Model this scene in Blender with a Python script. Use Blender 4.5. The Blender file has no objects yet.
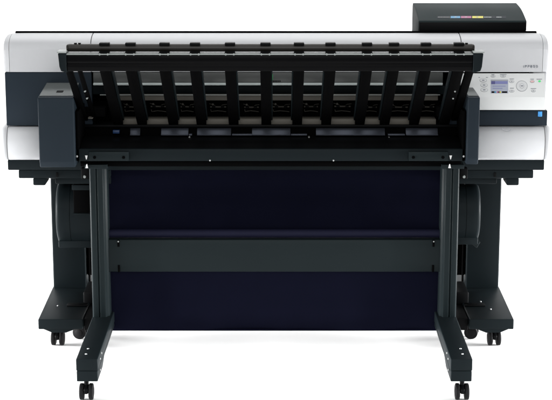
import bpy, bmesh, math, random
from mathutils import Vector, Matrix
random.seed(4)
sc = bpy.context.scene
COL = sc.collection

# ------------------------------------------------------------------ camera model
TH = math.radians(12.4); DIST = 5.48; Z0 = 0.519; FPX = 1600.0
FWD = Vector((0, math.cos(TH), -math.sin(TH))); UP = Vector((0, math.sin(TH), math.cos(TH)))
CAM = Vector((0, 0, Z0)) - FWD * DIST

def at(px, py, Y):
    """point of the photograph (552x400 pixels) on the vertical plane at depth Y -> (X, Z)"""
    d = FWD + Vector(((px - 276) / FPX, 0, 0)) + UP * ((200 - py) / FPX)
    t = (Y - CAM.y) / d.y
    p = CAM + d * t
    return p.x, p.z
def ax(px, py, Y): return at(px, py, Y)[0]
def az(py, Y): return at(276, py, Y)[1]

cam_d = bpy.data.cameras.new('camera'); cam = bpy.data.objects.new('camera', cam_d); COL.objects.link(cam)
cam.location = CAM; cam.rotation_euler = (math.pi / 2 - TH, 0, 0)
cam_d.sensor_width = 36; cam_d.lens = FPX * 36 / 552; cam_d.clip_end = 200; cam_d.clip_start = 0.05
sc.camera = cam

# ------------------------------------------------------------------ materials
def mat(name, col, rough=0.5, spec=0.3, metal=0.0, grain=0.0, gscale=900, var=0.06, vscale=9, coat=0.0, aniso=None, emit=0):
    m = bpy.data.materials.new(name); m.use_nodes = True
    nt = m.node_tree; b = nt.nodes['Principled BSDF']
    b.inputs['Roughness'].default_value = rough
    b.inputs['Specular IOR Level'].default_value = spec
    b.inputs['Metallic'].default_value = metal
    b.inputs['Coat Weight'].default_value = coat
    tc = nt.nodes.new('ShaderNodeTexCoord')
    n = nt.nodes.new('ShaderNodeTexNoise'); n.inputs['Scale'].default_value = vscale; n.inputs['Detail'].default_value = 5
    nt.links.new(tc.outputs['Object'], n.inputs['Vector'])
    mr = nt.nodes.new('ShaderNodeMapRange'); mr.inputs['To Min'].default_value = 1 - var; mr.inputs['To Max'].default_value = 1 + var
    nt.links.new(n.outputs['Fac'], mr.inputs['Value'])
    mx = nt.nodes.new('ShaderNodeVectorMath'); mx.operation = 'SCALE'; mx.inputs[0].default_value = col[:3]
    nt.links.new(mr.outputs[0], mx.inputs['Scale']); nt.links.new(mx.outputs[0], b.inputs['Base Color'])
    r2 = nt.nodes.new('ShaderNodeMapRange'); r2.inputs['To Min'].default_value = max(rough - 0.06, 0.02); r2.inputs['To Max'].default_value = min(rough + 0.06, 1)
    nt.links.new(n.outputs['Fac'], r2.inputs['Value']); nt.links.new(r2.outputs[0], b.inputs['Roughness'])
    if grain:
        g = nt.nodes.new('ShaderNodeTexNoise'); g.inputs['Scale'].default_value = gscale; g.inputs['Detail'].default_value = 2
        nt.links.new(tc.outputs['Object'], g.inputs['Vector'])
        bp = nt.nodes.new('ShaderNodeBump'); bp.inputs['Strength'].default_value = grain; bp.inputs['Distance'].default_value = 0.0006
        nt.links.new(g.outputs['Fac'], bp.inputs['Height']); nt.links.new(bp.outputs[0], b.inputs['Normal'])
    if emit:
        b.inputs['Emission Color'].default_value = (*col[:3], 1); b.inputs['Emission Strength'].default_value = emit
    return m
M = dict(
    white=mat('silver_white_plastic', (.355, .361, .372), .5, .22, grain=.2, var=.02, vscale=3),
    panelw=mat('control_panel_plastic', (.44, .45, .45), .5, .3, grain=.08, var=.015),
    slate=mat('slate_plastic', (.0108, .0158, .0215), .5, .05, grain=.25, var=.05),
    box=mat('slate_housing_plastic', (.0092, .0135, .0180), .5, .05, grain=.25, var=.05),
    dark=mat('dark_painted_steel', (.0046, .0069, .0080), .45, .04, grain=.15, var=.08),
    frame=mat('charcoal_frame_paint', (.0060, .0090, .0100), .42, .05, grain=.15, var=.06),
    black=mat('black_plastic', (.0018, .0020, .0023), .45, .04, grain=.1, var=.1),
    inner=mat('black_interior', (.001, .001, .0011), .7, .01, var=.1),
    gloss=mat('black_gloss', (.0014, .0014, .0016), .3, .035, var=.1),
    tube=mat('brown_black_tube', (.012, .0105, .009), .4, .25, var=.1),
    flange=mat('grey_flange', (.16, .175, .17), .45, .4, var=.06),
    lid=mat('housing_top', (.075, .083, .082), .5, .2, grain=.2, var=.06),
    lip=mat('pale_lip', (.34, .38, .375), .5, .3, var=.05),
    smoke=mat('smoked_window', (.048, .051, .050), .3, .3, var=.08, vscale=4),
    brown=mat('warm_grey_strip', (.056, .052, .044), .55, .2, var=.16),
    metal=mat('zinc_plate', (.055, .062, .078), .5, .35, metal=.75, var=.25),
    screw=mat('screw_head', (.30, .31, .31), .4, .5, metal=.7, var=.05),
    cloth=mat('navy_cloth', (.0026, .0029, .0072), .9, .012, grain=.5, gscale=1400, var=.12, vscale=14),
    roll=mat('navy_roll', (.0052, .0056, .0140), .6, .05, grain=.3, var=.1),
    rubber=mat('rubber', (.004, .004, .0045), .6, .08, grain=.2, var=.1),
    tank=mat('ink_cover_plastic', (.012, .018, .019), .6, .04, grain=.2, var=.05),
    arrow=mat('white_print', (.5, .5, .5), .5, .2, var=.02),
    print_=mat('grey_print', (.10, .11, .13), .6, .2, var=.02),
    key=mat('key_plastic', (.40, .41, .415), .5, .3, var=.02),
    ring=mat('key_groove', (.22, .23, .24), .6, .2, var=.02),
    blue=mat('blue_sticker', (.04, .24, .58), .5, .3, var=.03),
    cyan=mat('cyan_ink', (.03, .15, .27), .5, .3, var=.03),
    magenta=mat('magenta_ink', (.22, .05, .12), .5, .3, var=.03),
    yellow=mat('yellow_ink', (.38, .34, .035), .5, .3, var=.03),
    green=mat('green_lamp', (.05, .45, .13), .4, .3, var=.02, emit=.15),
    red=mat('red_key', (.46, .30, .30), .5, .3, var=.02),
    lcd=mat('lcd_ground', (.22, .24, .29), .4, .2, var=.03, emit=.12),
    lcd_d=mat('lcd_bar', (.05, .05, .14), .4, .2, var=.03, emit=.1),
    lcd_m=mat('lcd_line', (.11, .12, .25), .4, .2, var=.03, emit=.1),
    led=mat('blue_connector', (.005, .022, .07), .4, .3, var=.05),
    paper=mat('white_paper', (.93, .93, .93), .9, .1, var=.005),
)

# ------------------------------------------------------------------ mesh helpers
def merge(dst, src):
    me = bpy.data.meshes.new('tmp'); src.to_mesh(me); dst.from_mesh(me); bpy.data.meshes.remove(me); src.free()

def bev(b, w, seg=2, ang=25):
    if w <= 0: return
    es = [e for e in b.edges if len(e.link_faces) == 2 and e.calc_face_angle(0) > math.radians(ang)]
    bmesh.ops.bevel(b, geom=es, offset=w, segments=seg, profile=.5, affect='EDGES', clamp_overlap=True)

def box(bm, x0, x1, y0, y1, z0, z1, w=.002, seg=2, mi=0, rot=None, piv=None):
    b = bmesh.new(); bmesh.ops.create_cube(b, size=1)
    for v in b.verts:
        v.co = Vector(((x0 + x1) / 2 + v.co.x * abs(x1 - x0), (y0 + y1) / 2 + v.co.y * abs(y1 - y0), (z0 + z1) / 2 + v.co.z * abs(z1 - z0)))
    bev(b, w, seg)
    if rot is not None:
        bmesh.ops.rotate(b, verts=b.verts, cent=piv, matrix=rot)
    for f in b.faces: f.material_index = mi
    merge(bm, b)

def prism(bm, pts, a0, a1, axis='x', w=.002, seg=2, mi=0, ang=25, inset=None):
    """closed outline extruded along an axis; for x: pts are (Y, Z); for y: (X, Z); for z: (X, Y)"""
    b = bmesh.new()
    def mk(p, a):
        if axis == 'x': return (a, p[0], p[1])
        if axis == 'y': return (p[0], a, p[1])
        return (p[0], p[1], a)
    A = [b.verts.new(mk(p, a0)) for p in pts]; B = [b.verts.new(mk(p, a1)) for p in pts]
    n = len(pts)
    b.faces.new(A); b.faces.new(list(reversed(B)))
    for i in range(n):
        b.faces.new((A[(i + 1) % n], A[i], B[i], B[(i + 1) % n]))
    bmesh.ops.recalc_face_normals(b, faces=b.faces)
    bev(b, w, seg, ang)
    for f in b.faces: f.material_index = mi
    merge(bm, b)

def cyl(bm, p0, p1, r, r2=None, n=24, w=0, mi=0):
    p0, p1 = Vector(p0), Vector(p1); d = p1 - p0
    b = bmesh.new(); bmesh.ops.create_cone(b, cap_ends=True, segments=n, radius1=r, radius2=r if r2 is None else r2, depth=d.length)
    if w: bev(b, w, 2, 50)
    q = d.to_track_quat('Z', 'Y').to_matrix().to_4x4(); q.translation = (p0 + p1) / 2
    bmesh.ops.transform(b, matrix=q, verts=b.verts)
    for f in b.faces: f.material_index = mi
    merge(bm, b)

def lathe(bm, st, y, z, ky=1.0, n=36):
    rings = [[bm.verts.new((x, y + q * ky * math.cos(2 * math.pi * i / n), z + q * math.sin(2 * math.pi * i / n))) for i in range(n)] for x, q in st]
    for a, b in zip(rings, rings[1:]):
        for i in range(n): bm.faces.new((a[i], a[(i + 1) % n], b[(i + 1) % n], b[i]))
    bm.faces.new(rings[0]); bm.faces.new(rings[-1]); bmesh.ops.recalc_face_normals(bm, faces=bm.faces)

def wire(bm, pts, r, n=6):
    for a, c in zip(pts, pts[1:]): cyl(bm, a, c, r, n=n)

def spline(pts, k=6):
    """Catmull-Rom through 2-D points"""
    out = []
    P = [pts[0]] + list(pts) + [pts[-1]]
    for i in range(1, len(P) - 2):
        for j in range(k):
            t = j / k; a, b, c, d = [Vector(P[i + q]) for q in (-1, 0, 1, 2)]
            out.append(tuple(.5 * ((2 * b) + (c - a) * t + (2 * a - 5 * b + 4 * c - d) * t * t + (3 * b - a - 3 * c + d) * t ** 3)))
    out.append(tuple(pts[-1])); return out

def obj(name, bm, m, parent, label=None, smooth=38):
    me = bpy.data.meshes.new(name); bm.to_mesh(me); bm.free()
    for q in (m if isinstance(m, (list, tuple)) else [m]): me.materials.append(M[q])
    o = bpy.data.objects.new(name, me); COL.objects.link(o); o.parent = parent
    for p in me.polygons: p.use_smooth = True
    me.set_sharp_from_angle(angle=math.radians(smooth))
    if label: o['label'] = label
    return o
NB = bmesh.new

# ------------------------------------------------------------------ setting
def sheet(name, prof, m):
    bm = NB()
    rows = [[bm.verts.new((x, y, z)) for x in (-9, -3, 0, 3, 9)] for y, z in prof]
    for a, b in zip(rows, rows[1:]):
        for i in range(4): bm.faces.new((a[i], a[i + 1], b[i + 1], b[i]))
    o = obj(name, bm, m, None); o['kind'] = 'structure'; return o
sheet('floor', [(-9, 0), (-3, 0), (0, 0), (2.2, 0)], 'paper')
R = 1.4
sheet('backdrop', [(2.2 + R * math.sin(t * math.pi / 40), R - R * math.cos(t * math.pi / 40)) for t in range(21)] + [(2.2 + R, 5.5)], 'paper')

# ------------------------------------------------------------------ the printer
root = bpy.data.objects.new('wide_format_printer', None); COL.objects.link(root)
root['label'] = 'silver and black wide format printer on a wheeled stand with a navy cloth basket'
root['category'] = 'printer'

HW = abs(ax(3.7, 72, 0))                                   # half width of the body
z_tw = az(72, 0)                             # lower edge of the white upper shell
z_mid = az(126, 0)
z_low = az(160.5, -.02)
YK = .092; ztop = az(33, YK)
print('heights', z_tw, z_mid, z_low, ztop)
seam = abs(ax(92, 40, .05))

up_prof = spline([(YK, ztop), (.06, ztop - .003), (.03, ztop - .010), (.010, ztop - .022), (.001, ztop - .040), (0, ztop - .055), (0, z_tw)], 6) + [(.03, z_tw), (YK, z_tw)]
for s, piece in ((-1, 0), (-1, 1), (1, 0), (1, 1)):
    bm = NB()
    # upper shell with a crowned end: stations along X that shrink towards the tip
    st = [(seam + .0012, 0), (HW - .08, 0), (HW - .03, .0008), (HW - .017, .003), (HW - .008, .007), (HW - .0025, .013), (HW, .020)]
    rings = []
    st = [q for q in st if (q[0] < HW - .02) != (piece == 1)]
    st = st + [(HW - .0205, .0016)] if piece == 0 else [(HW - .0193, .0018)] + st
    for x, ins in st:
        ins *= .62; ring = []
        for (y, z) in up_prof:
            yy = y + ins * max(0, (1 - y / YK)) * .9
            zz = z - ins * .8 * max(0, min(1, (z - z_tw) / (ztop - z_tw)))
            ring.append(bm.verts.new((s * x, yy, zz)))
        rings.append(ring)
    n = len(up_prof)
    for a, b in zip(rings, rings[1:]):
        for i in range(n): bm.faces.new((a[i], a[(i + 1) % n], b[(i + 1) % n], b[i]))
    bm.faces.new(rings[0]); bm.faces.new(rings[-1]); bmesh.ops.recalc_face_normals(bm, faces=bm.faces)
    shell = obj('upper_shell' if piece == 0 else 'end_moulding', bm, 'white', root)
    if s == 1 and piece == 0: shell_r = shell
# the crowned side skin of the body, below the upper shell and behind the slate panels
for s in (-1, 1):
    bm = NB()
    prism(bm, [(.012, z_mid), (.012, z_tw - .001), (YK, z_tw - .001), (YK, z_mid)], s * (HW - .05), s * (HW - .002), 'x', .006, 3)
    obj('side_skin', bm, 'white', root)
bm = NB()
prism(bm, up_prof, -seam + .0012, seam - .0012, 'x', .0012, 1, ang=60)
obj('top_cover', bm, 'white', root)
# rear dark body
bm = NB()
rp = [(YK + .0015, z_low + .01), (YK + .0015, az(31.0, YK)), (YK + .02, az(31.0, YK) - .002), (.42, az(31.0, YK) - .085), (.49, az(31.0, YK) - .14), (.50, z_low + .05), (.44, z_low + .01)]
e = abs(ax(15, 32, YK))
prism(bm, rp, -e, e, 'x', .004, 3)
obj('rear_cover', bm, 'inner', root)
bm = NB()
box(bm, -e + .01, e - .01, .0895, YK + .001, z_low, z_tw - .002, .002)
obj('body_core', bm, 'inner', root)

# slate front panels, left and right
bm = NB()
xl0, xl1 = ax(5.6, 100, 0), ax(92, 76, 0)
box(bm, xl0, xl1 - .002, 0, .03, z_mid + .001, z_tw - .0015, .0025)
lp = obj('front_panel', bm, 'slate', root)
bm = NB(); xr0, xr1 = ax(444, 76, 0) + .002, ax(547.3, 118, 0)
box(bm, xr0, xr1, 0.0, .03, z_mid + .001, az(110.5, -.0), .0025)
rpnl = obj('front_panel', bm, 'slate', root)
bm = NB(); a, zz = at(538, 116.6, -.003); c, z2 = at(542.3, 111.6, -.003)
box(bm, a, c, -.0016, .001, zz, z2, .0004)
box(bm, a + .003, c - .003, -.0020, -.0010, zz + .003, zz + .006, 0, mi=1)
obj('sticker', bm, ['blue', 'cyan'], rpnl, 'small blue square sticker')

# lower roll covers (rounded, wrap round the end)
def lower_cover(s, xin):
    bm = NB(); H = z_mid - z_low
    prof = spline([(.20, z_mid - .002), (.03, z_mid - .002), (-.012, z_mid - .008), (-.03, z_mid - H * .3), (-.034, z_mid - H * .55), (-.028, z_mid - H * .85), (-.012, z_low + .001), (.02, z_low)], 5) + [(.20, z_low)]
    cy, cz = .08, (z_mid + z_low) / 2
    HL = abs(ax(7, 145, -.03))
    def lay(st):
        rings = [[bm.verts.new((s * x, cy + (y - cy) * k, cz + (z - cz) * k)) for y, z in prof] for x, k in st]
        n = len(prof)
        for a, b in zip(rings, rings[1:]):
            for i in range(n): bm.faces.new((a[i], a[(i + 1) % n], b[(i + 1) % n], b[i]))
        bm.faces.new(rings[0]); bm.faces.new(rings[-1])
    lay([(xin, .985), (xin + .003, 1), (HL - .004, 1), (HL - .001, .985)])
    o = HL + .0006
    lay([(o, .99), (o + .003, 1.0), (o + .010, .995), (o + .017, .97), (o + .021, .92), (o + .022, .85)])
    bmesh.ops.recalc_face_normals(bm, faces=bm.faces)
    return obj('roll_cover', bm, 'white', root)
lower_cover(-1, abs(ax(39.6, 145, -.03)))
rc = lower_cover(1, ax(478.5, 145, -.03))
bm = NB()                                   # finger notch in the right roll cover
cx_, cz_ = at(507, 127.2, -.028)
for i in range(12):
    t0, t1 = math.pi * (1 + i / 12), math.pi * (1 + (i + 1) / 12)
    cyl(bm, (cx_ + .016 * math.cos(t0), -.029, cz_ - .004 + .010 * math.sin(t0)), (cx_ + .016 * math.cos(t1), -.029, cz_ - .004 + .010 * math.sin(t1)), .0011, n=6)
obj('finger_notch', bm, 'ring', rc)

# stepped base under the body
bm = NB()
zA, zB, zC, zD = z_low - .001, az(170, 0), az(178.5, 0), az(186, 0)
box(bm, ax(7.6, 165, -.005), ax(544.4, 165, -.005), -.005, .44, zB, zA, .004)
xa = ax(18.5, 174, 0)
box(bm, xa, ax(110, 174, 0), 0, .42, zC, zB - .0005, .004)
box(bm, -ax(110, 174, 0), -xa, 0, .42, zC, zB - .0005, .004)
for s in (-1, 1):
    box(bm, s * ax(33, 180, .01), s * ax(45.5, 180, .01), .006, .10, zD, zC - .0003, .005)
    box(bm, s * ax(54, 180, .0), s * ax(110, 180, .0), .03, .40, az(184, .03), zC - .0003, .003)
obj('base_tray', bm, 'dark', root)
for s in (-1, 1):
    bm = NB()
    box(bm, s * ax(56, 180, -.0), s * ax(58.5, 180, 0), -.004, .02, az(177, 0), az(172.5, 0), .001)
    obj('latch', bm, 'black', root)

# side housings in front of the body
YB = -.20
def housing(px0, px1, s, ztp, zbt, detail):
    bm = NB(); x0, x1 = ax(px0, 110, YB), ax(px1, 110, YB)
    zf = az(99.5, YB)
    prof = [(.0, ztp), (YB + .014, az(96.5, YB + .014)), (YB + .003, az(97.6, YB)), (YB, zf), (YB, zbt + .02), (YB + .01, zbt), (.0, zbt)]
    prism(bm, prof, x0, x1, 'x', .0035, 3, ang=15)
    h = obj('side_housing', bm, 'box', root)
    return h, x0, x1
hl, hx0, hx1 = housing(37.8, 73.6, -1, az(83, 0), az(168, YB), True)
hr, hx2, hx3 = housing(467.8, 479.8, 1, az(86.5, 0), az(165, YB), False)
def zs_(y): return az(83, 0) + (az(96.5, YB + .014) - az(83, 0)) * (y / (YB + .014))
bm = NB(); sx, _ = at(59.8, 92.5, -.13)
prism(bm, [(-.112, zs_(-.112) + .0019), (-.142, zs_(-.142) + .0019), (-.142, zs_(-.142)), (-.112, zs_(-.112))], sx - .0115, sx + .0115, 'x', .0005, 1)
obj('slot', bm, 'black', hl)
bm = NB()
zc_ = az(84.5, -.02)
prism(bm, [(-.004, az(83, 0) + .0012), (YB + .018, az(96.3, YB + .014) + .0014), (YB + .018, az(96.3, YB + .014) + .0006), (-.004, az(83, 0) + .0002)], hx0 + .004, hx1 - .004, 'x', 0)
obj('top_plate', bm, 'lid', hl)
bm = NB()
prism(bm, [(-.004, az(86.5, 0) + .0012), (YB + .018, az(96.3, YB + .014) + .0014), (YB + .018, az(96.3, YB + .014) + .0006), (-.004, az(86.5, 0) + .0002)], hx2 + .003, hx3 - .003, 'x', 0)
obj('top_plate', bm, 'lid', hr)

# ------------------------------------------------------------------ control panel
YP = -.045
zt, zk, zb = az(73.2, -.001), az(97, YP), az(110, YP)
x_l0 = ax(480.2, 104, YP); x_r = ax(545, 90, YP * .7)
x_lt = ax(470.5, 85, -.02)
bm = NB(); b = NB()
def V(x, y, z): return b.verts.new((x, y, z))
def on_slope(px, py, lift=0.0):
    """point of the sloping key face seen at that pixel"""
    d = FWD + Vector(((px - 276) / FPX, 0, 0)) + UP * ((200 - py) / FPX)
    p0 = Vector((0, -.001, zt)); nrm = Vector((0, (zk - zt), -(YP + .001))).normalized()
    if nrm.y > 0: nrm = -nrm
    t = (p0 - CAM).dot(nrm) / d.dot(nrm)
    return CAM + d * t + nrm * lift, nrm
A = [on_slope(*q)[0] for q in ((461, 73.4), (544.6, 73.4), (545.2, 97), (476, 97), (466, 88.5), (461, 86))]
fv = [b.verts.new(p) for p in A]
lowf = [b.verts.new((A[2].x, YP, zb)), b.verts.new((A[3].x, YP, zb))]
b.faces.new(fv)
b.faces.new((fv[2], fv[3], lowf[1], lowf[0])[::-1])
ret = bmesh.ops.extrude_face_region(b, geom=list(b.faces))
vs = [g for g in ret['geom'] if isinstance(g, bmesh.types.BMVert)]
for v in vs: v.co.y = .0005 if v.co.y < 0 else .0005
bmesh.ops.recalc_face_normals(b, faces=b.faces)
bev(b, .0025, 2, 15); merge(bm, b)
cp = obj('control_panel', bm, 'panelw', root, smooth=30)
slope_n = on_slope(500, 85)[1]

def decal(bm, px0, py0, px1, py1, lift=.0008, th=.0012, mi=0, rnd=False):
    p = [on_slope(*q)[0] for q in ((px0, py0), (px1, py0), (px1, py1), (px0, py1))]
    if rnd:
        c = sum(p, Vector()) / 4; u = (p[1] - p[0]) / 2; v = (p[2] - p[1]) / 2
        p = [c + u * math.cos(t * math.pi / 12) + v * math.sin(t * math.pi / 12) for t in range(24)]
    lo = [bm.verts.new(q - slope_n * .0005) for q in p]; hi = [bm.verts.new(q + slope_n * lift) for q in p]
    f = [bm.faces.new(hi)]
    n = len(p)
    for i in range(n): f.append(bm.faces.new((lo[i], lo[(i + 1) % n], hi[(i + 1) % n], hi[i])))
    for q in f: q.material_index = mi
def dfin(bm): bmesh.ops.recalc_face_normals(bm, faces=bm.faces); return bm
bm = NB()
decal(bm, 490.6, 79.6, 508.2, 93.4, .0006, mi=0)
decal(bm, 491.0, 80.0, 507.8, 81.2, .0010, mi=4)
decal(bm, 491.2, 81.2, 495.0, 84.2, .0011, mi=1); decal(bm, 495.0, 81.2, 507.6, 84.0, .0010, mi=2)
for k, (a, c) in enumerate(((86.0, 86.5), (88.2, 88.7))): decal(bm, 492.5, a, 505.5 - 3 * k, c, .0010, mi=2)
q = 491.5
for wd, mi in ((3.0, 1), (1.6, 3), (.8, 0), (1.6, 5), (1.0, 1), (1.6, 6), (.8, 0), (5.4, 1)):
    decal(bm, q, 91.4, q + wd - .1, 93.0, .0010, mi=mi if mi != 1 else 7); q += wd
obj('screen', dfin(bm), ['lcd', 'lcd_d', 'lcd_m', 'cyan', 'ring', 'magenta', 'yellow', 'black'], cp, 'small lit colour screen')
for (cx, cy, rx, ry, mm) in ((483.2, 80.4, 3.3, 1.5, 'key'), (484.0, 85.2, 3.3, 1.6, 'key'), (484.2, 90.0, 3.4, 1.6, 'key'),
                             (493, 76.2, 2.0, .8, 'key'), (503, 76.2, 2.4, .8, 'key'), (511.6, 81.6, 2.2, .9, 'key'), (511.8, 91.2, 2.2, .9, 'key'),
                             (532.2, 81.6, 1.9, .9, 'red'), (533.4, 91.0, 1.9, .9, 'key')):
    bm = NB(); decal(bm, cx - rx - .4, cy - ry - .4, cx + rx + .4, cy + ry + .4, .0004, mi=1, rnd=True)
    decal(bm, cx - rx, cy - ry, cx + rx, cy + ry, .0014, mi=0, rnd=True)
    if cx < 490 or mm == 'key' and cy > 75 and cx > 490: decal(bm, cx - rx * .35, cy - ry * .25, cx + rx * .35, cy + ry * .25, .0018, mi=2)
    obj('button', dfin(bm), [mm, 'ring', 'print_'], cp, 'pale red key' if mm == 'red' else None)
bm = NB(); decal(bm, 516, 80.6, 527.6, 91.6, .0004, mi=1, rnd=True); decal(bm, 516.5, 81.1, 527.1, 91.1, .0012, mi=0, rnd=True)
decal(bm, 519.4, 83.7, 524.2, 88.5, .0015, mi=1, rnd=True); decal(bm, 519.7, 84.0, 523.9, 88.2, .0018, mi=0, rnd=True)
decal(bm, 520.6, 85.7, 523.2, 86.5, .0020, mi=2)
obj('navigation_pad', dfin(bm), ['key', 'ring', 'print_'], cp)
bm = NB(); decal(bm, 538.2, 80.4, 540.9, 82.2, .0016, rnd=True); obj('indicator_light', dfin(bm), 'green', cp, 'green lit lamp')
bm = NB()
for (a, c, y) in ((478.5, 480, 77.4), (486, 488, 77.4), (491.5, 494.5, 74.6), (500, 506.5, 74.6), (509.6, 514, 79.0), (510, 513.8, 88.2), (530.4, 534, 79.2), (536.6, 542.2, 79.2), (530.8, 536.2, 88.6)):
    q = a
    while q < c - .3:
        wd = random.uniform(.5, .9); decal(bm, q, y - .25, min(q + wd, c), y + .3, .0006); q += wd + .22
obj('lettering', dfin(bm), 'print_', cp)

def text(s, px, py, Y, h, m, parent, lift=0, rotx=90, name='lettering', spacing=1.0, wide=1.0):
    cu = bpy.data.curves.new(name, 'FONT'); cu.body = s; cu.size = h / .70; cu.extrude = .0006; cu.space_character = spacing
    cu.materials.append(M[m])
    o = bpy.data.objects.new(name, cu); COL.objects.link(o); o.parent = parent
    x, z = at(px, py, Y)
    me = bpy.data.meshes.new_from_object(o); bpy.data.objects.remove(o)
    o = bpy.data.objects.new(name, me); COL.objects.link(o); o.parent = parent
    o.location = (x, Y - lift, z); o.rotation_euler = (math.radians(rotx), 0, 0); o.scale.x = wide; return o
text('iPF850', 523, 67.6, .0, .0082, 'print_', shell_r, .0008, spacing=1.2, wide=1.35)

# ------------------------------------------------------------------ ink cover on top
bm = NB(); YI = YK + .012
xi0, xi1 = ax(418.5, 26, YI), ax(526.6, 26, YI)
zb_ = az(31.5, YI) ; zf_ = az(20.6, YI)
zr_ = az(2.8, .35)
prof = [(YI + .01, zb_), (YI, zb_ + .004), (YI, zf_ - .002)] + spline([(YI + .004, zf_), (.175, zf_ + (zr_ - zf_) * .45), (.25, zf_ + (zr_ - zf_) * .80), (.35, zr_)], 5) + [(.362, zr_ - .01), (.365, zb_ - .055)]
prism(bm, prof, xi0, xi1, 'x', .003, 3, ang=40)
ink = obj('ink_cover', bm, 'tank', root, 'dark grey lid with a band of ink colours')
bm = NB(); box(bm, xi0 + .002, xi1 - .002, YI - .003, YI + .002, zb_, zf_ - .006, .001)
obj('front_face', bm, 'black', ink)
# colour band that lies on the lid
def on_lid(px, py):
    for i in range(400):
        Y = YI + i * .0007; x, z = at(px, py, Y)
        # lid height at Y
        for (a, b_) in zip(prof[2:], prof[3:]):
            if a[0] <= Y <= b_[0] and b_[0] > a[0]:
                if z <= a[1] + (b_[1] - a[1]) * (Y - a[0]) / (b_[0] - a[0]): return Vector((x, Y, z))
    return Vector((x, Y, z))
bm = NB()
def lidpatch(a, c, y0, y1, mi, lift=.0009):
    p = [on_lid(*q) for q in ((a, y1), (c, y1), (c, y0), (a, y0))]
    nn = (p[1] - p[0]).cross(p[2] - p[1]).normalized()
    if nn.z < 0: nn = -nn
    hi = [bm.verts.new(v + nn * lift) for v in p]; lo = [bm.verts.new(v - nn * .001) for v in p]
    fs = [bm.faces.new(hi)] + [bm.faces.new((lo[i], lo[(i + 1) % 4], hi[(i + 1) % 4], hi[i])) for i in range(4)]
    for f in fs: f.material_index = mi
lidpatch(437, 506, 16.0, 18.6, 5, .0005)
for a, c, mi in ((438, 450.3, 3), (450.6, 460.3, 0), (461, 471.3, 1), (472.2, 483.2, 2), (484.2, 491.8, 3), (496.5, 501.5, 3)):
    if mi == 3:
        q = a
        while q < c - .4:
            lidpatch(q, min(q + 1.1, c), 16.9, 17.7, 3 if a > 470 else 4); q += 1.5
    else:
        lidpatch(a, c, 16.3, 18.3, mi); lidpatch(a + 4, a + 6, 16.9, 17.7, 3, .0013)
obj('colour_band', dfin(bm), ['cyan', 'magenta', 'yellow', 'flange', 'smoke', 'box'], ink, 'cyan, magenta and yellow band')

# ------------------------------------------------------------------ media mouth behind the ribs
xm0, xm1 = ax(92, 78, 0) + .002, ax(444, 78, 0) - .002
bm = NB(); box(bm, xm0 + .002, xm1 - .002, .001, .012, az(83, 0), z_tw - .002, .001)
win = obj('front_window', bm, 'smoke', root)
bm = NB(); box(bm, xm0 + .002, xm1 - .002, -.005, .014, az(85.4, -.005), az(83.1, -.005), .0015); obj('window_lip', bm, 'lip', win)
bm = NB(); cx, cz = at(272, 77, -.001); box(bm, cx - .0035, cx + .0025, -.001, .003, cz - .011, cz + .009, .0005); obj('sticker', bm, 'green', win, 'tiny green sticker')
bm = NB(); cx, cz = at(275.5, 81.3, -.001)
for i in range(6): box(bm, cx - .014 + i * .0055, cx - .0105 + i * .0055, -.001, .002, cz - .002, cz + .002, 0)
obj('lettering', bm, 'black', win)
bm = NB(); box(bm, hx1 - .02, hx2 + .02, .02, .0895, az(94.3, .02), az(85.8, .02), .002); obj('window_slot', bm, 'dark', root)
bm = NB(); box(bm, ax(112, 97, 0), ax(438, 97, 0), .0, .06, az(100.5, 0), az(94.6, 0), .0015); obj('media_guide', bm, 'brown', root)
bm = NB(); box(bm, ax(100, 97, 0), ax(440, 97, 0), -.004, .0, az(95.4, -.004), az(94.6, -.004), .0005); obj('guide_edge', bm, 'flange', root)
bm = NB(); box(bm, hx1 - .02, hx2 + .02, .06, .0895, az(119, .06), az(100.8, .06), .001); obj('recess_panel', bm, 'inner', root)
CL = [104.5, 130.5, 164.5, 195, 230, 265.5, 299, 330.5, 367, 394, 426, 459]
ribX = [(c - 276) * 4.98 / 1600 for c in CL]
for i in range(len(ribX) - 1):                 # pinch-roller springs seen between the ribs
    c = (ribX[i] + ribX[i + 1]) / 2 * 1.0; w = .030 + .004 * (i % 2); z1, z2, y = az(104.5, .05), az(110.3, .05), .05
    bm = NB()
    w *= random.uniform(.8, 1.1); c += random.uniform(-.004, .004); z1 += random.uniform(-.002, .002)
    wire(bm, [(c - w, y, z1 + .003), (c - w * .5, y, z1 - .001), (c - w * .2, y - .004, z1 - .006), (c + w * .2, y - .004, z1 - .007), (c + w * .5, y, z1 - .001), (c + w, y, z1 + .001)], .0009)
    wire(bm, [(c - w * .85, y, z2 + .003), (c - w * .8, y, z2 - .004), (c - w * .1, y - .003, z2 - .001), (c + w * .5, y, z2 - .003), (c + w * .9, y, z2 - .005)], .0011)
    cyl(bm, (c - w * .9, y, z1 - .008), (c + w * .9, y, z1 - .008), .0028, n=10)
    for q in (-.5, .5): cyl(bm, (c + w * q - .006, y - .001, z1 - .008), (c + w * q + .006, y - .001, z1 - .008), .0048, n=12, mi=1)
    cyl(bm, (c - w * .6, y - .004, z1 + .001), (c - w * .6, y + .004, z1 + .001), .0035, n=10)
    obj('pinch_roller', bm, ['brown', 'black'], root)
bm = NB(); box(bm, ax(120, 122, 0), ax(436, 122, 0), .0, .06, az(124.6, 0), az(119.3, 0), .001); obj('platen_strip', bm, 'brown', root)
bm = NB(); box(bm, hx1 - .02, hx2 + .02, -.012, .08, az(127.6, -.012), az(124.9, -.012), .002); obj('cutter_rail', bm, 'black', root)
bm = NB(); box(bm, hx1 - .02, hx2 + .02, .0, .0895, az(136.5, 0), az(127.9, 0), .001); obj('exit_backing', bm, 'inner', root)
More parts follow.
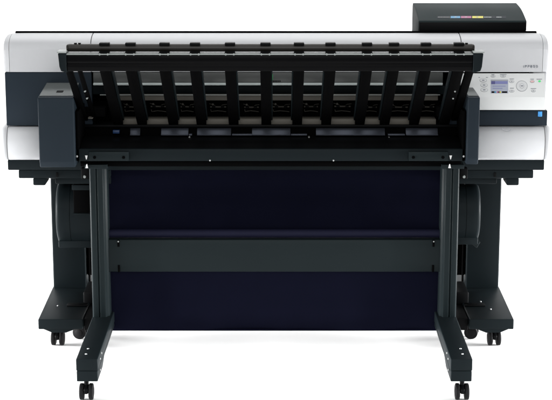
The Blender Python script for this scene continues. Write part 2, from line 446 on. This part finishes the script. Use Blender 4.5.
for a, c, hh in ((130, 140, 0), (161, 188.3, 1), (197, 231, 1), (252, 290.5, 1), (316, 385, 1), (406, 438, 0)):
    bm = NB(); x0, x1 = ax(a, 131, -.02), ax(c, 131, -.02)
    prism(bm, [(-.004, az(128.0, -.004)), (-.022, az(134.6, -.022)), (-.030, az(134.9, -.03)), (-.030, az(135.4, -.03)), (-.004, az(135.6, -.004))], x0, x1, 'x', .0008, 2)
    obj('exit_plate', bm, 'metal', root)
for a, c in ((188.8, 192), (232, 252), (291, 307), (388, 405)):
    bm = NB(); box(bm, ax(a, 135, -.03), ax(c, 135, -.03), -.030, -.012, az(135.6, -.03), az(134.3, -.03), .0005)
    obj('exit_edge', bm, 'metal', root)
bm = NB(); cx, cz = at(116, 131.5, -.02); box(bm, cx - .010, cx + .012, -.028, -.01, cz - .006, cz + .005, .001); obj('connector', bm, 'led', root)
# curved output apron down to the cross beam
YF = -.17
bm = NB()
top = spline([(-.02, az(136.6, -.02)), (-.06, az(138.0, -.05)), (-.11, az(142, -.11)), (-.15, az(148.2, -.15))], 6)
prism(bm, top + [(-.15, az(160, -.15)), (.08, az(160, -.15)), (.08, top[0][1])], hx1 + .001, hx2 - .001, 'x', 0)
obj('output_apron', bm, 'black', root)
bm = NB(); box(bm, hx1 + .001, hx2 - .001, YF, -.151, az(161.3, YF), az(149.0, YF), .003)
beam = obj('cross_beam', bm, 'dark', root)
for s in (-1, 1):
    b0, b1, holes, pa, ps = ((89, 129, (94.5, 123.6), 86.4, 77) if s < 0 else (408.5, 448, (413.4, 443), 450.6, 463.7))
    bm = NB(); a, c = ax(b0, 157, YF), ax(b1, 157, YF)
    box(bm, a, c, YF - .009, YF + .001, az(161.2, YF - .009), az(151.8, YF - .009), .002)
    br = obj('bracket', bm, 'frame', beam)
    for px in holes:
        bm = NB(); x = ax(px, 157.4, YF - .01); z = az(157.4, YF - .01)
        cyl(bm, (x, YF - .0105, z), (x, YF - .006, z), .0052, n=16)
        obj('bracket_hole', bm, 'inner', beam)
    bm = NB(); x = ax(pa, 157, YF); z = az(157.2, YF)
    prism(bm, [(x - .0042, z + .006), (x + .0042, z + .006), (x + .0012, z - .007), (x - .0012, z - .007)], YF - .002, YF + .001, 'y', 0)
    obj('arrow_mark', bm, 'arrow', beam)
    bm = NB(); x = ax(ps, 156.3, YF); z = az(156.3, YF); cyl(bm, (x, YF - .003, z), (x, YF, z), .0036, n=14, w=.001); obj('screw', bm, 'screw', beam)
for px, py in ((210, 161.0), (333.5, 161.0)):
    bm = NB(); x, z = at(px, py, YF); cyl(bm, (x, YF - .003, z + .002), (x, YF, z + .002), .0028, n=12); obj('screw', bm, 'screw', beam)
for px, py in ((189.5, 137.2), (309, 137.4), (389, 137.8)):
    bm = NB(); x, z = at(px, py, -.035); cyl(bm, (x, -.04, z), (x, -.02, z), .003, n=12); obj('screw', bm, 'screw', root)
bm = NB(); box(bm, hx1 + .01, hx2 - .01, -.14, .3, az(166.5, -.14), az(161.6, -.14), .002); obj('lower_shadow_box', bm, 'inner', root).name = 'under_shadow'  # black box standing in for the shade below the cross beam

# ------------------------------------------------------------------ output stacker: bar, ribs, arms
YT = -.42
zc0, zc1 = az(71.5, YT), az(55.2, YT)
x0, x1 = ax(66.5, 62, YT), ax(473, 62, YT)
bm = NB()
prism(bm, [(YT, zc1), (YT, zc0 + .030), (YT + .004, zc0 + .024), (YT - .001, zc0 + .018), (YT + .003, zc0), (YT + .045, zc0), (YT + .050, zc1)], x0, x1, 'x', .003, 3, ang=12)
bar = obj('stacker_bar', bm, 'gloss', root)
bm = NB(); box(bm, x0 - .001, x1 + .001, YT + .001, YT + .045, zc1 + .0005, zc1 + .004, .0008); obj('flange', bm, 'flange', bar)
# upper tube
zt0, zt1 = az(51.6, YT + .04), az(43.8, YT + .04)
bm = NB(); xa, xb = ax(66.5, 48, YT + .04), ax(474.5, 48, YT + .04); rr = (zt1 - zt0) / 2; zc = (zt0 + zt1) / 2
b = NB(); bmesh.ops.create_cone(b, cap_ends=True, segments=32, radius1=rr, radius2=rr, depth=1)
for v in b.verts: v.co = Vector(((xa + xb) / 2 + v.co.z * (xb - xa), YT + .04 + v.co.x, zc + v.co.y))
b.free(); lathe(bm, [(xa, rr * .55), (xa + .001, rr * .75), (xa + .004, rr * .92), (xa + .010, rr), (xb - .010, rr), (xb - .004, rr * .92), (xb - .001, rr * .75), (xb, rr * .55)], YT + .04, zc)
tube = obj('stacker_tube', bm, 'tube', root)
for px in (75.5, 79.5, 462, 466.5):
    bm = NB(); x = ax(px, 43.4, YT + .04); cyl(bm, (x, YT + .04, zt1 - .004), (x, YT + .04, zt1 + .003), .0045, n=12)
    obj('tube_stud', bm, 'black', tube)
for px in CL:
    x = ax(px, 50, YT + .03)
    bm = NB(); box(bm, x - .016, x + .016, YT + .012, YT + .052, zc1 + .0042, zt0 + .003, .003)
    box(bm, x - .017, x + .017, YT + .004, YT + .02, zc1 + .002, zt0 - .001, .002)
    cl = obj('clip', bm, 'black', bar)
    bm = NB()
    for q in (-.0125, .0125): cyl(bm, (x + q, YT + .0005, zt0 - .004), (x + q, YT + .006, zt0 - .004), .0033, n=12)
    obj('clip_screw', bm, 'flange', bar)
    bm = NB(); box(bm, x - .016, x + .016, YT + .022, YT + .05, zt1 - .004, zt1 + .0045, .002); obj('tab', bm, 'black', tube)
for s in (-1, 1):
    xi, xo = abs(x0) if s < 0 else x1, (abs(ax(58.0, 58, YT)) if s < 0 else ax(483.3, 58, YT))
    xi = .655 if s < 0 else x1 - .0005
    bm = NB(); a = s * xi; c = s * xo
    xi = abs(x0) if s < 0 else x1
    a, c = s * xi, s * xo
    b = NB()
    pr = [(c, zc1 + .006), (a, zc1 + .006), (a, zc0 - .004), (c * .988, zc0 + .001), (c * .995, zc0 + .015)]
    prism(bm, pr, YT - .003, YT + .075, 'y', .003, 3, ang=15)
    cap = obj('end_cap', bm, 'dark', root)
    bm = NB(); q0, q1 = sorted((s * (xo + .003), s * (xi - .0005)))
    prism(bm, [(q0, zc1 + .011), (q1, zc1 + .011), (q1, zc1 + .0068), (q0, zc1 + .0068)], YT - .004, YT + .055, 'y', .0012, 2)
    obj('cap_plate', bm, 'flange', cap)
YE, ZE = -.005, az(124, -.005)
for i, X in enumerate(ribX):
    bm = NB(); ztp = zc0 + .006
    prism(bm, [(YT + .012, ztp), (YE - .03, ZE + .012), (YE, ZE - .004), (YE + .004, ZE + .028), (YT + .10, ztp - .002)], X - .0165, X + .0165, 'x', .003, 2)
    rb = obj('guide_rib', bm, 'inner', root)
    bm = NB(); s = -1 if X < 0 else 1      # strip on the inner flank, its lighter colour standing in for the reflection there
    q0, q1 = sorted((X - s * .0168, X - s * .0215))
    prism(bm, [(YT + .030, ztp), (YE - .02, ZE + .016), (YE, ZE + .022), (YT + .085, ztp - .001)], q0, q1, 'x', .001, 1)
    obj('rib_sheen', bm, 'dark', rb)
for s in (-1, 1):
    for k, (pxx, wd) in enumerate(((68.3, .011), (79, .007)) if s < 0 else ((470.5, .013), (460.5, .008))):
        X = ax(pxx, 73, YT + .02); bm = NB()
        prism(bm, [(YT + .01, zc0 + .01), (-.18, az(100, -.18)), (YE, az(121, YE)), (YE, az(117, YE)), (-.165, az(96.5, -.165)), (YT + .035, zc0 + .01)], X - wd, X + wd, 'x', .003, 2)
        arm = obj('stacker_arm', bm, 'inner', root)
        bm = NB(); xx = X - s * (wd + .0005)
        for (py, Y) in ((91, -.25), (98, -.2)):
            z = az(py, Y); cyl(bm, (X, Y - .012, z), (X, Y + .02, z), .0028, n=12)
        if k == 1: obj('screw', bm, 'flange', arm)
        else: bm.free()
# inner side plates of the mouth with small parts
for s in (-1, 1):
    xin = hx1 if s < 0 else hx2
    bm = NB(); a, c = sorted((xin - s * .002, xin - s * .012)); box(bm, a, c, -.17, .08, az(160, -.15), az(104, -.02), .002)
    box(bm, *sorted((xin - s * .012, xin - s * .085)), -.03, .05, az(117, -.03), az(108, -.03), .004)
    sp = obj('side_plate', bm, 'inner', root)
    for (px, py, w_, h_) in ((80.5, 118, .007, .002), (90.5, 118, .008, .002), (74.6, 103, .003, .003), (76, 139.5, .0025, .006)):
        X = s * abs(ax(px, py, -.05)); z = az(py, -.05); bm = NB()
        box(bm, X - w_, X + w_, -.056, -.028, z - h_, z + h_, .001); obj('fitting', bm, 'flange' if w_ < .005 else 'brown', sp)

# ------------------------------------------------------------------ rear stand
YL = .35
for s in (-1, 1):
    xo, xi = .822, .700
    zt_ = zC - .004; zf = .098
    bm = NB(); a, c = sorted((s * xo, s * xi))
    box(bm, a, c, YL, YL + .12, zf - .002, zt_ + .02, .006, 3)
    leg = obj('stand_leg', bm, 'dark', root)
    bm = NB(); a, c = sorted((s * (xi - .001), s * (xi - .045))); box(bm, a, c, YL + .03, YL + .10, .15, zt_, .003)
    wx = s * (xi - .010); box(bm, wx - .003, wx + .003, YL + .01, YL + .03, .12, zt_ - .15, .002)
    obj('leg_channel', bm, 'inner', leg)
    # foot
    xF0, xF1 = abs(ax(38, 320, -.055)), abs(ax(82.6, 320, -.055))
    zfb = az(329.5, -.055); zft = az(319.3, -.055)
    bm = NB(); b = NB()
    out = [(s * xF0, -.055), (s * xF1, -.055), (s * (xF1 - .0), .20), (s * (xF1 + .0), .60), (s * (xo + .004), .60), (s * (xo + .004), YL - .01)]
    prism(bm, out, zfb, zft, 'z', .004, 3)
    # chamfered pan beneath the front
    x_a, x_b = abs(ax(43, 330, -.045)), abs(ax(76, 330, -.045)); x_c, x_d = abs(ax(52, 330, -.045)), abs(ax(66, 330, -.045))
    prism(bm, [(s * x_a, zfb - .0005), (s * x_b, zfb - .0005), (s * x_d, zfb - .014), (s * x_c, zfb - .014)], -.048, .08, 'y', .002, 2)
    foot = obj('stand_foot', bm, 'dark', root)
    for (px, py) in (((58, 306),) if s < 0 else ((494 - 3.5, 309.5), (484.3, 306), (480.5, 301.8))):
        # on the top face of the foot
        d = FWD + Vector(((px - 276) / FPX, 0, 0)) + UP * ((200 - py) / FPX); t = (zft - CAM.z) / d.z; p = CAM + d * t
        bm = NB(); cyl(bm, (p.x, p.y, zft - .001), (p.x, p.y, zft + .003), .0034, n=14, w=.001); obj('screw', bm, 'screw', foot)
    # ridge plate on foot
    bm = NB(); box(bm, *sorted((s * (xF1 + .002), s * (xF1 + .075))), .10, .13, zft + .0002, zft + .006, .002); obj('foot_plate', bm, 'black', foot)
    # link bracket and its small wheel
    bm = NB(); box(bm, *sorted((s * (xF1 - .001), s * .60)), -.03, .17, .062, .105, .004)
    box(bm, *sorted((s * .688, s * .640)), .15, .30, .07, .15, .006)
    wire(bm, [(s * .66, .30, .13), (s * .648, .31, .19), (s * .63, .32, .26), (s * .625, .33, .34)], .004, 8)
    obj('link_bracket', bm, 'black', root)

def caster(x, y, zs, r=.0265, yaw=0.0):
    """twin wheel caster, contact at (x, y, 0), stem up to zs"""
    e = NB()
    rot = Matrix.Rotation(yaw, 3, 'Z'); c = Vector((x, y, 0))
    cyl(e, (x, y, r), (x, y, zs), .0075, n=14)
    # hood
    hb = [(-.026, r), (-.024, r + .014), (-.010, r + .024), (.010, r + .0245), (.020, r + .012), (.016, r - .002), (0, r - .006)]
    b = NB(); prism(b, hb, -.0062, .0062, 'x', .002, 2); 
    cyl(b, (-.019, 0, r), (.019, 0, r), .005, n=12)
    for v in b.verts: v.co = rot @ v.co + c
    merge(e, b)
    o = obj('caster', e, 'black', root)
    for s in (-1, 1):
        b = NB(); cyl(b, (s * .0075, 0, r), (s * .0215, 0, r), r, n=28, w=.004)
        cyl(b, (s * .0200, 0, r), (s * .0228, 0, r), r * .55, n=20, w=.001)
        for v in b.verts: v.co = rot @ v.co + c
        obj('wheel', b, 'rubber', o)
    return o
for s in (-1, 1):
    caster(s * abs(ax(58, 339, .0)), .0, zfb - .01, yaw=s * .05)
    caster(s * .79, .53, zfb + .01)
    caster(s * abs(ax(80.5, 331, .08)), .085, .08, r=.024, yaw=1.35)

# ------------------------------------------------------------------ basket frame: columns, front feet, rail, cloth
YC = -.15
for s in (-1, 1):
    xo, xi = abs(ax(89.6, 200, YC)), abs(ax(106.8, 200, YC)); ct = az(167, YC); cb = .128
    w = xo - xi; xm = (xo + xi) / 2
    bm = NB()
    def sx(v): return s * v
    pts = [(sx(xo), YC + .006), (sx(xo - .004), YC), (sx(xo - .020), YC - .001), (sx(xo - .024), YC + .005), (sx(xo - .028), YC - .001), (sx(xi + .012), YC + .001), (sx(xi + .007), YC + .012), (sx(xi), YC + .02), (sx(xi), YC + .075), (sx(xo), YC + .075)]
    prism(bm, pts, cb, ct, 'z', .0015, 2, ang=15)
    colm = obj('column', bm, 'frame', root)
    bm = NB(); x = ax(86.6 if s < 0 else 449.8, 166, YC - .01) + (.011 if s > 0 else 0); z = az(166.3, YC - .012)
    box(bm, *sorted((s * (xo + .014), s * (xi - .004))), YC - .004, YC + .06, ct - .006, ct + .008, .002)
    obj('column_cap', bm, 'frame', colm); colm.location.x = -.011 if s > 0 else 0
    bm = NB(); prism(bm, [(x - .0012, z + .006), (x + .0012, z + .006), (x + .0042, z - .007), (x - .0042, z - .007)], YC - .008, YC - .003, 'y', 0); obj('arrow_mark', bm, 'arrow', colm)
    bm = NB(); box(bm, *sorted((s * (xo + .002), s * (xo + .03))), YC + .03, YC + .06, az(181, YC), az(170, YC), .003); obj('column_hook', bm, 'black', colm)
    bm = NB(); x_ = s * abs(ax(84.5, 177, YC + .02)); z_ = az(177, YC + .02); cyl(bm, (x_, YC + .02, z_), (x_, YC + .035, z_), .0045, n=12); obj('screw', bm, 'flange', colm)
    # front foot
    YFt = -.605
    fo, fi = abs(ax(75.8, 360, YFt)), abs(ax(97.6, 360, YFt)); z1, z0_, zm = az(359.2, YFt), az(381.8, YFt), az(371.2, YFt)
    bm = NB()
    prism(bm, [(YFt, zm + .0008), (YFt, z1), (.14, z1 + .0), (.14, zm + .0008)], s * fo, s * fi, 'x', .003, 3)
    prism(bm, [(YFt + .001, z0_), (YFt + .001, zm), (.13, zm), (.13, z0_ + .02), (-.40, z0_ + .02), (-.46, z0_)], s * (fo - .001), s * (fi + .001), 'x', .003, 3)
    ft = obj('basket_foot', bm, 'dark', root); ft.location.x = -.011 if s > 0 else 0
    for (px, py) in ((88, 349), (86.0, 354.3)):
        d = FWD + Vector(((px - 276) / FPX, 0, 0)) + UP * ((200 - py) / FPX); t = (z1 - CAM.z) / d.z; p = CAM + d * t
        bm = NB(); cyl(bm, (s * abs(p.x), p.y, z1 - .001), (s * abs(p.x), p.y, z1 + .0028), .0032, n=14, w=.001); obj('screw', bm, 'screw', ft)
    for (Y, z) in ((YFt + .06, z1 - .018), (YFt + .05, zm - .012), (YFt + .10, z1 - .012)):
        bm = NB(); cyl(bm, (s * (fi + .001), Y, z), (s * (fi - .003), Y, z), .0036, n=14, w=.001); obj('screw', bm, 'screw', ft)
    caster(s * abs(ax(86.6, 390, YFt + .04)) - (.011 if s > 0 else 0), YFt + .04, z0_ + .004, r=.0265)

xc = abs(ax(107, 250, YC)) + .006
bm = NB(); YR = -.128
prism(bm, [(YR, az(239.8, YR)), (YR - .003, az(250, YR)), (YR - .002, az(262, YR)), (YR + .001, az(272, YR)), (YR + .03, az(272, YR)), (YR + .03, az(239.8, YR))], -xc, xc, 'x', .003, 3, ang=40)
rail = obj('lower_rail', bm, 'frame', root)
for s in (-1, 1):
    for (p0, p1) in ((239.9, 246.5), (265, 271.9)):
        bm = NB(); x = s * abs(ax(118.6, 250, YR)); box(bm, x - .0035, x + .0035, YR - .0042, YR + .0012, az(p1, YR), az(p0, YR), .0005)
        obj('rail_slot', bm, 'inner', rail)
    bm = NB(); x = s * abs(ax(118.6, 250, YR)); z = az(241.5, YR - .004); cyl(bm, (x, YR - .006, z), (x, YR - .003, z), .0025, n=10); obj('screw', bm, 'flange', rail)
bm = NB(); YO = -.09; z = az(233.5, YO); cyl(bm, (-xc - .0, YO, z), (xc, YO, z), .0155, n=28); obj('cloth_roller', bm, 'roll', root)
def cloth(name, prof, xw, amp):
    bm = NB(); nx = 90
    pr = spline(prof, 12); rows = []
    for j, (y, z) in enumerate(pr):
        row = []
        for i in range(nx + 1):
            u = -1 + 2 * i / nx; v = j / (len(pr) - 1)
            k = math.sin(v * math.pi * .5) * (1 if amp else 0)
            dy = amp * k * (math.sin(u * 5.3 + 1.1 + v) * .5 + math.sin(u * 13 - 2 * v) * .22 + math.sin(u * 27 + 3 * v + 1) * .09)
            row.append(bm.verts.new((u * xw, y + dy, z)))
        rows.append(row)
    for a, b in zip(rows, rows[1:]):
        for i in range(nx): bm.faces.new((a[i], a[i + 1], b[i + 1], b[i]))
    bmesh.ops.recalc_face_normals(bm, faces=bm.faces)
    bmesh.ops.solidify(bm, geom=list(bm.faces), thickness=.002)
    return obj(name, bm, 'cloth', root)
xcl = xc - .008
cloth('upper_cloth', [(.04, az(163, .04)), (.03, az(185, .03)), (-.02, az(210, -.02)), (-.075, az(231, -.07))], xcl + .012, .010)
lc = cloth('lower_cloth', [(-.094, az(244, -.09)), (-.090, az(272, -.09)), (-.082, az(300, -.08)), (-.080, az(330.0, -.08))], xcl, .008)
bm = NB(); z = az(330.6, -.08); cyl(bm, (-xcl, -.08, z + .003), (xcl, -.08, z + .003), .0035, n=10); obj('cloth_hem', bm, 'cloth', lc)

# take-up drive drums between stand and columns
def drum(s, pxo, pxi, py0, py1, Y, recess):
    bm = NB(); xo, xi = abs(ax(pxo, 210, Y)), abs(ax(pxi, 210, Y)); z0, z1 = az(py1, Y), az(py0, Y); r = (z1 - z0) / 2; zc = (z0 + z1) / 2
    st = [(xo, .86), (xo - .002, .93), (xo - .006, .98), (xo - .012, 1.0), (xo - .030, 1.0), (xo - .0485, 1.0), (xo - .049, .985), (xo - .051, .985), (xo - .0515, 1.0), (xi, 1.0)]
    n = 40; rings = [[bm.verts.new((s * x, Y + r * k * .75 * math.cos(2 * math.pi * i / n), zc + r * k * math.sin(2 * math.pi * i / n))) for i in range(n)] for x, k in st]
    for a, b in zip(rings, rings[1:]):
        for i in range(n): bm.faces.new((a[i], a[(i + 1) % n], b[(i + 1) % n], b[i]))
    bm.faces.new(rings[0]); bm.faces.new(rings[-1]); bmesh.ops.recalc_face_normals(bm, faces=bm.faces)
    d = obj('drive_drum', bm, 'dark', root)
    bm = NB(); yf = Y - r * .75
    box(bm, *sorted((s * (xo - .004), s * xi)), Y - r * .45, Y + .12, z0 - .006, z0 + .02, .004)
    obj('drum_bracket', bm, 'dark', d)
    if recess:
        bm = NB(); xr = abs(ax(73.5, 200, yf)); xi += .025; box(bm, *sorted((s * xr, s * (xi - .03))), yf - .002, yf + .04, az(213, yf), az(184.5, yf), .003); w_ = obj('drum_window', bm, 'inner', d)
        bm = NB()
        box(bm, *sorted((s * (xr + .002), s * (xi - .03))), yf - .006, yf + .03, az(214.2, yf), az(213.3, yf), .0006)
        obj('drum_trim', bm, 'dark', d); bm = NB()
        box(bm, *sorted((s * (xr + .004), s * (xi - .03))), yf - .003, yf + .03, az(190, yf), az(185, yf), .001); obj('drum_trim', bm, 'dark', d)
drum(-1, 58.3, 100, 182, 243, .16, True)
drum(1, 552 - 478.3, 552 - 448, 184, 240, .12, False)
for s in (1,):
    bm = NB(); x = s * .70; prism(bm, [(x - .022 , az(241.5, .1)), (x + .016, az(241.5, .1)), (x + .004, az(247.5, .1))], .09, .2, 'y', .002)
    obj('drum_stay', bm, 'frame', root)

# ------------------------------------------------------------------ lights
def area(name, loc, target, sx, sy, power, spread=180):
    l = bpy.data.lights.new(name, 'AREA'); l.shape = 'RECTANGLE'; l.size = sx; l.size_y = sy; l.energy = power; l.spread = math.radians(spread)
    o = bpy.data.objects.new(name, l); COL.objects.link(o); o.location = loc
    o.rotation_euler = (Vector(target) - Vector(loc)).to_track_quat('-Z', 'Y').to_euler(); return o
area('overhead_softbox', (0, -1.2, 3.6), (0, -.6, 0), 5, 3.4, 115)
area('front_softbox', (-.1, -5.6, 2.6), (0, 0, .5), 4.5, 2.2, 190)
for q in (-1, 1):
    area('floor_fill', (q * 4.2, -.3, .42), (0, -.2, -.55), 3.2, .4, 180, spread=50)  # added lamps out of view, lifting the shadow on the floor beneath the printer
area('backdrop_softbox', (0, 1.75, 3.2), (0, 2.6, .2), 6, 1.0, 200)
w = bpy.data.worlds.new('World'); sc.world = w; w.use_nodes = True
w.node_tree.nodes['Background'].inputs['Color'].default_value = (1, 1, 1, 1)
w.node_tree.nodes['Background'].inputs['Strength'].default_value = 0.12
sc.view_settings.view_transform = 'Standard'; sc.view_settings.look = 'None'; sc.view_settings.exposure = 0; sc.view_settings.gamma = 1
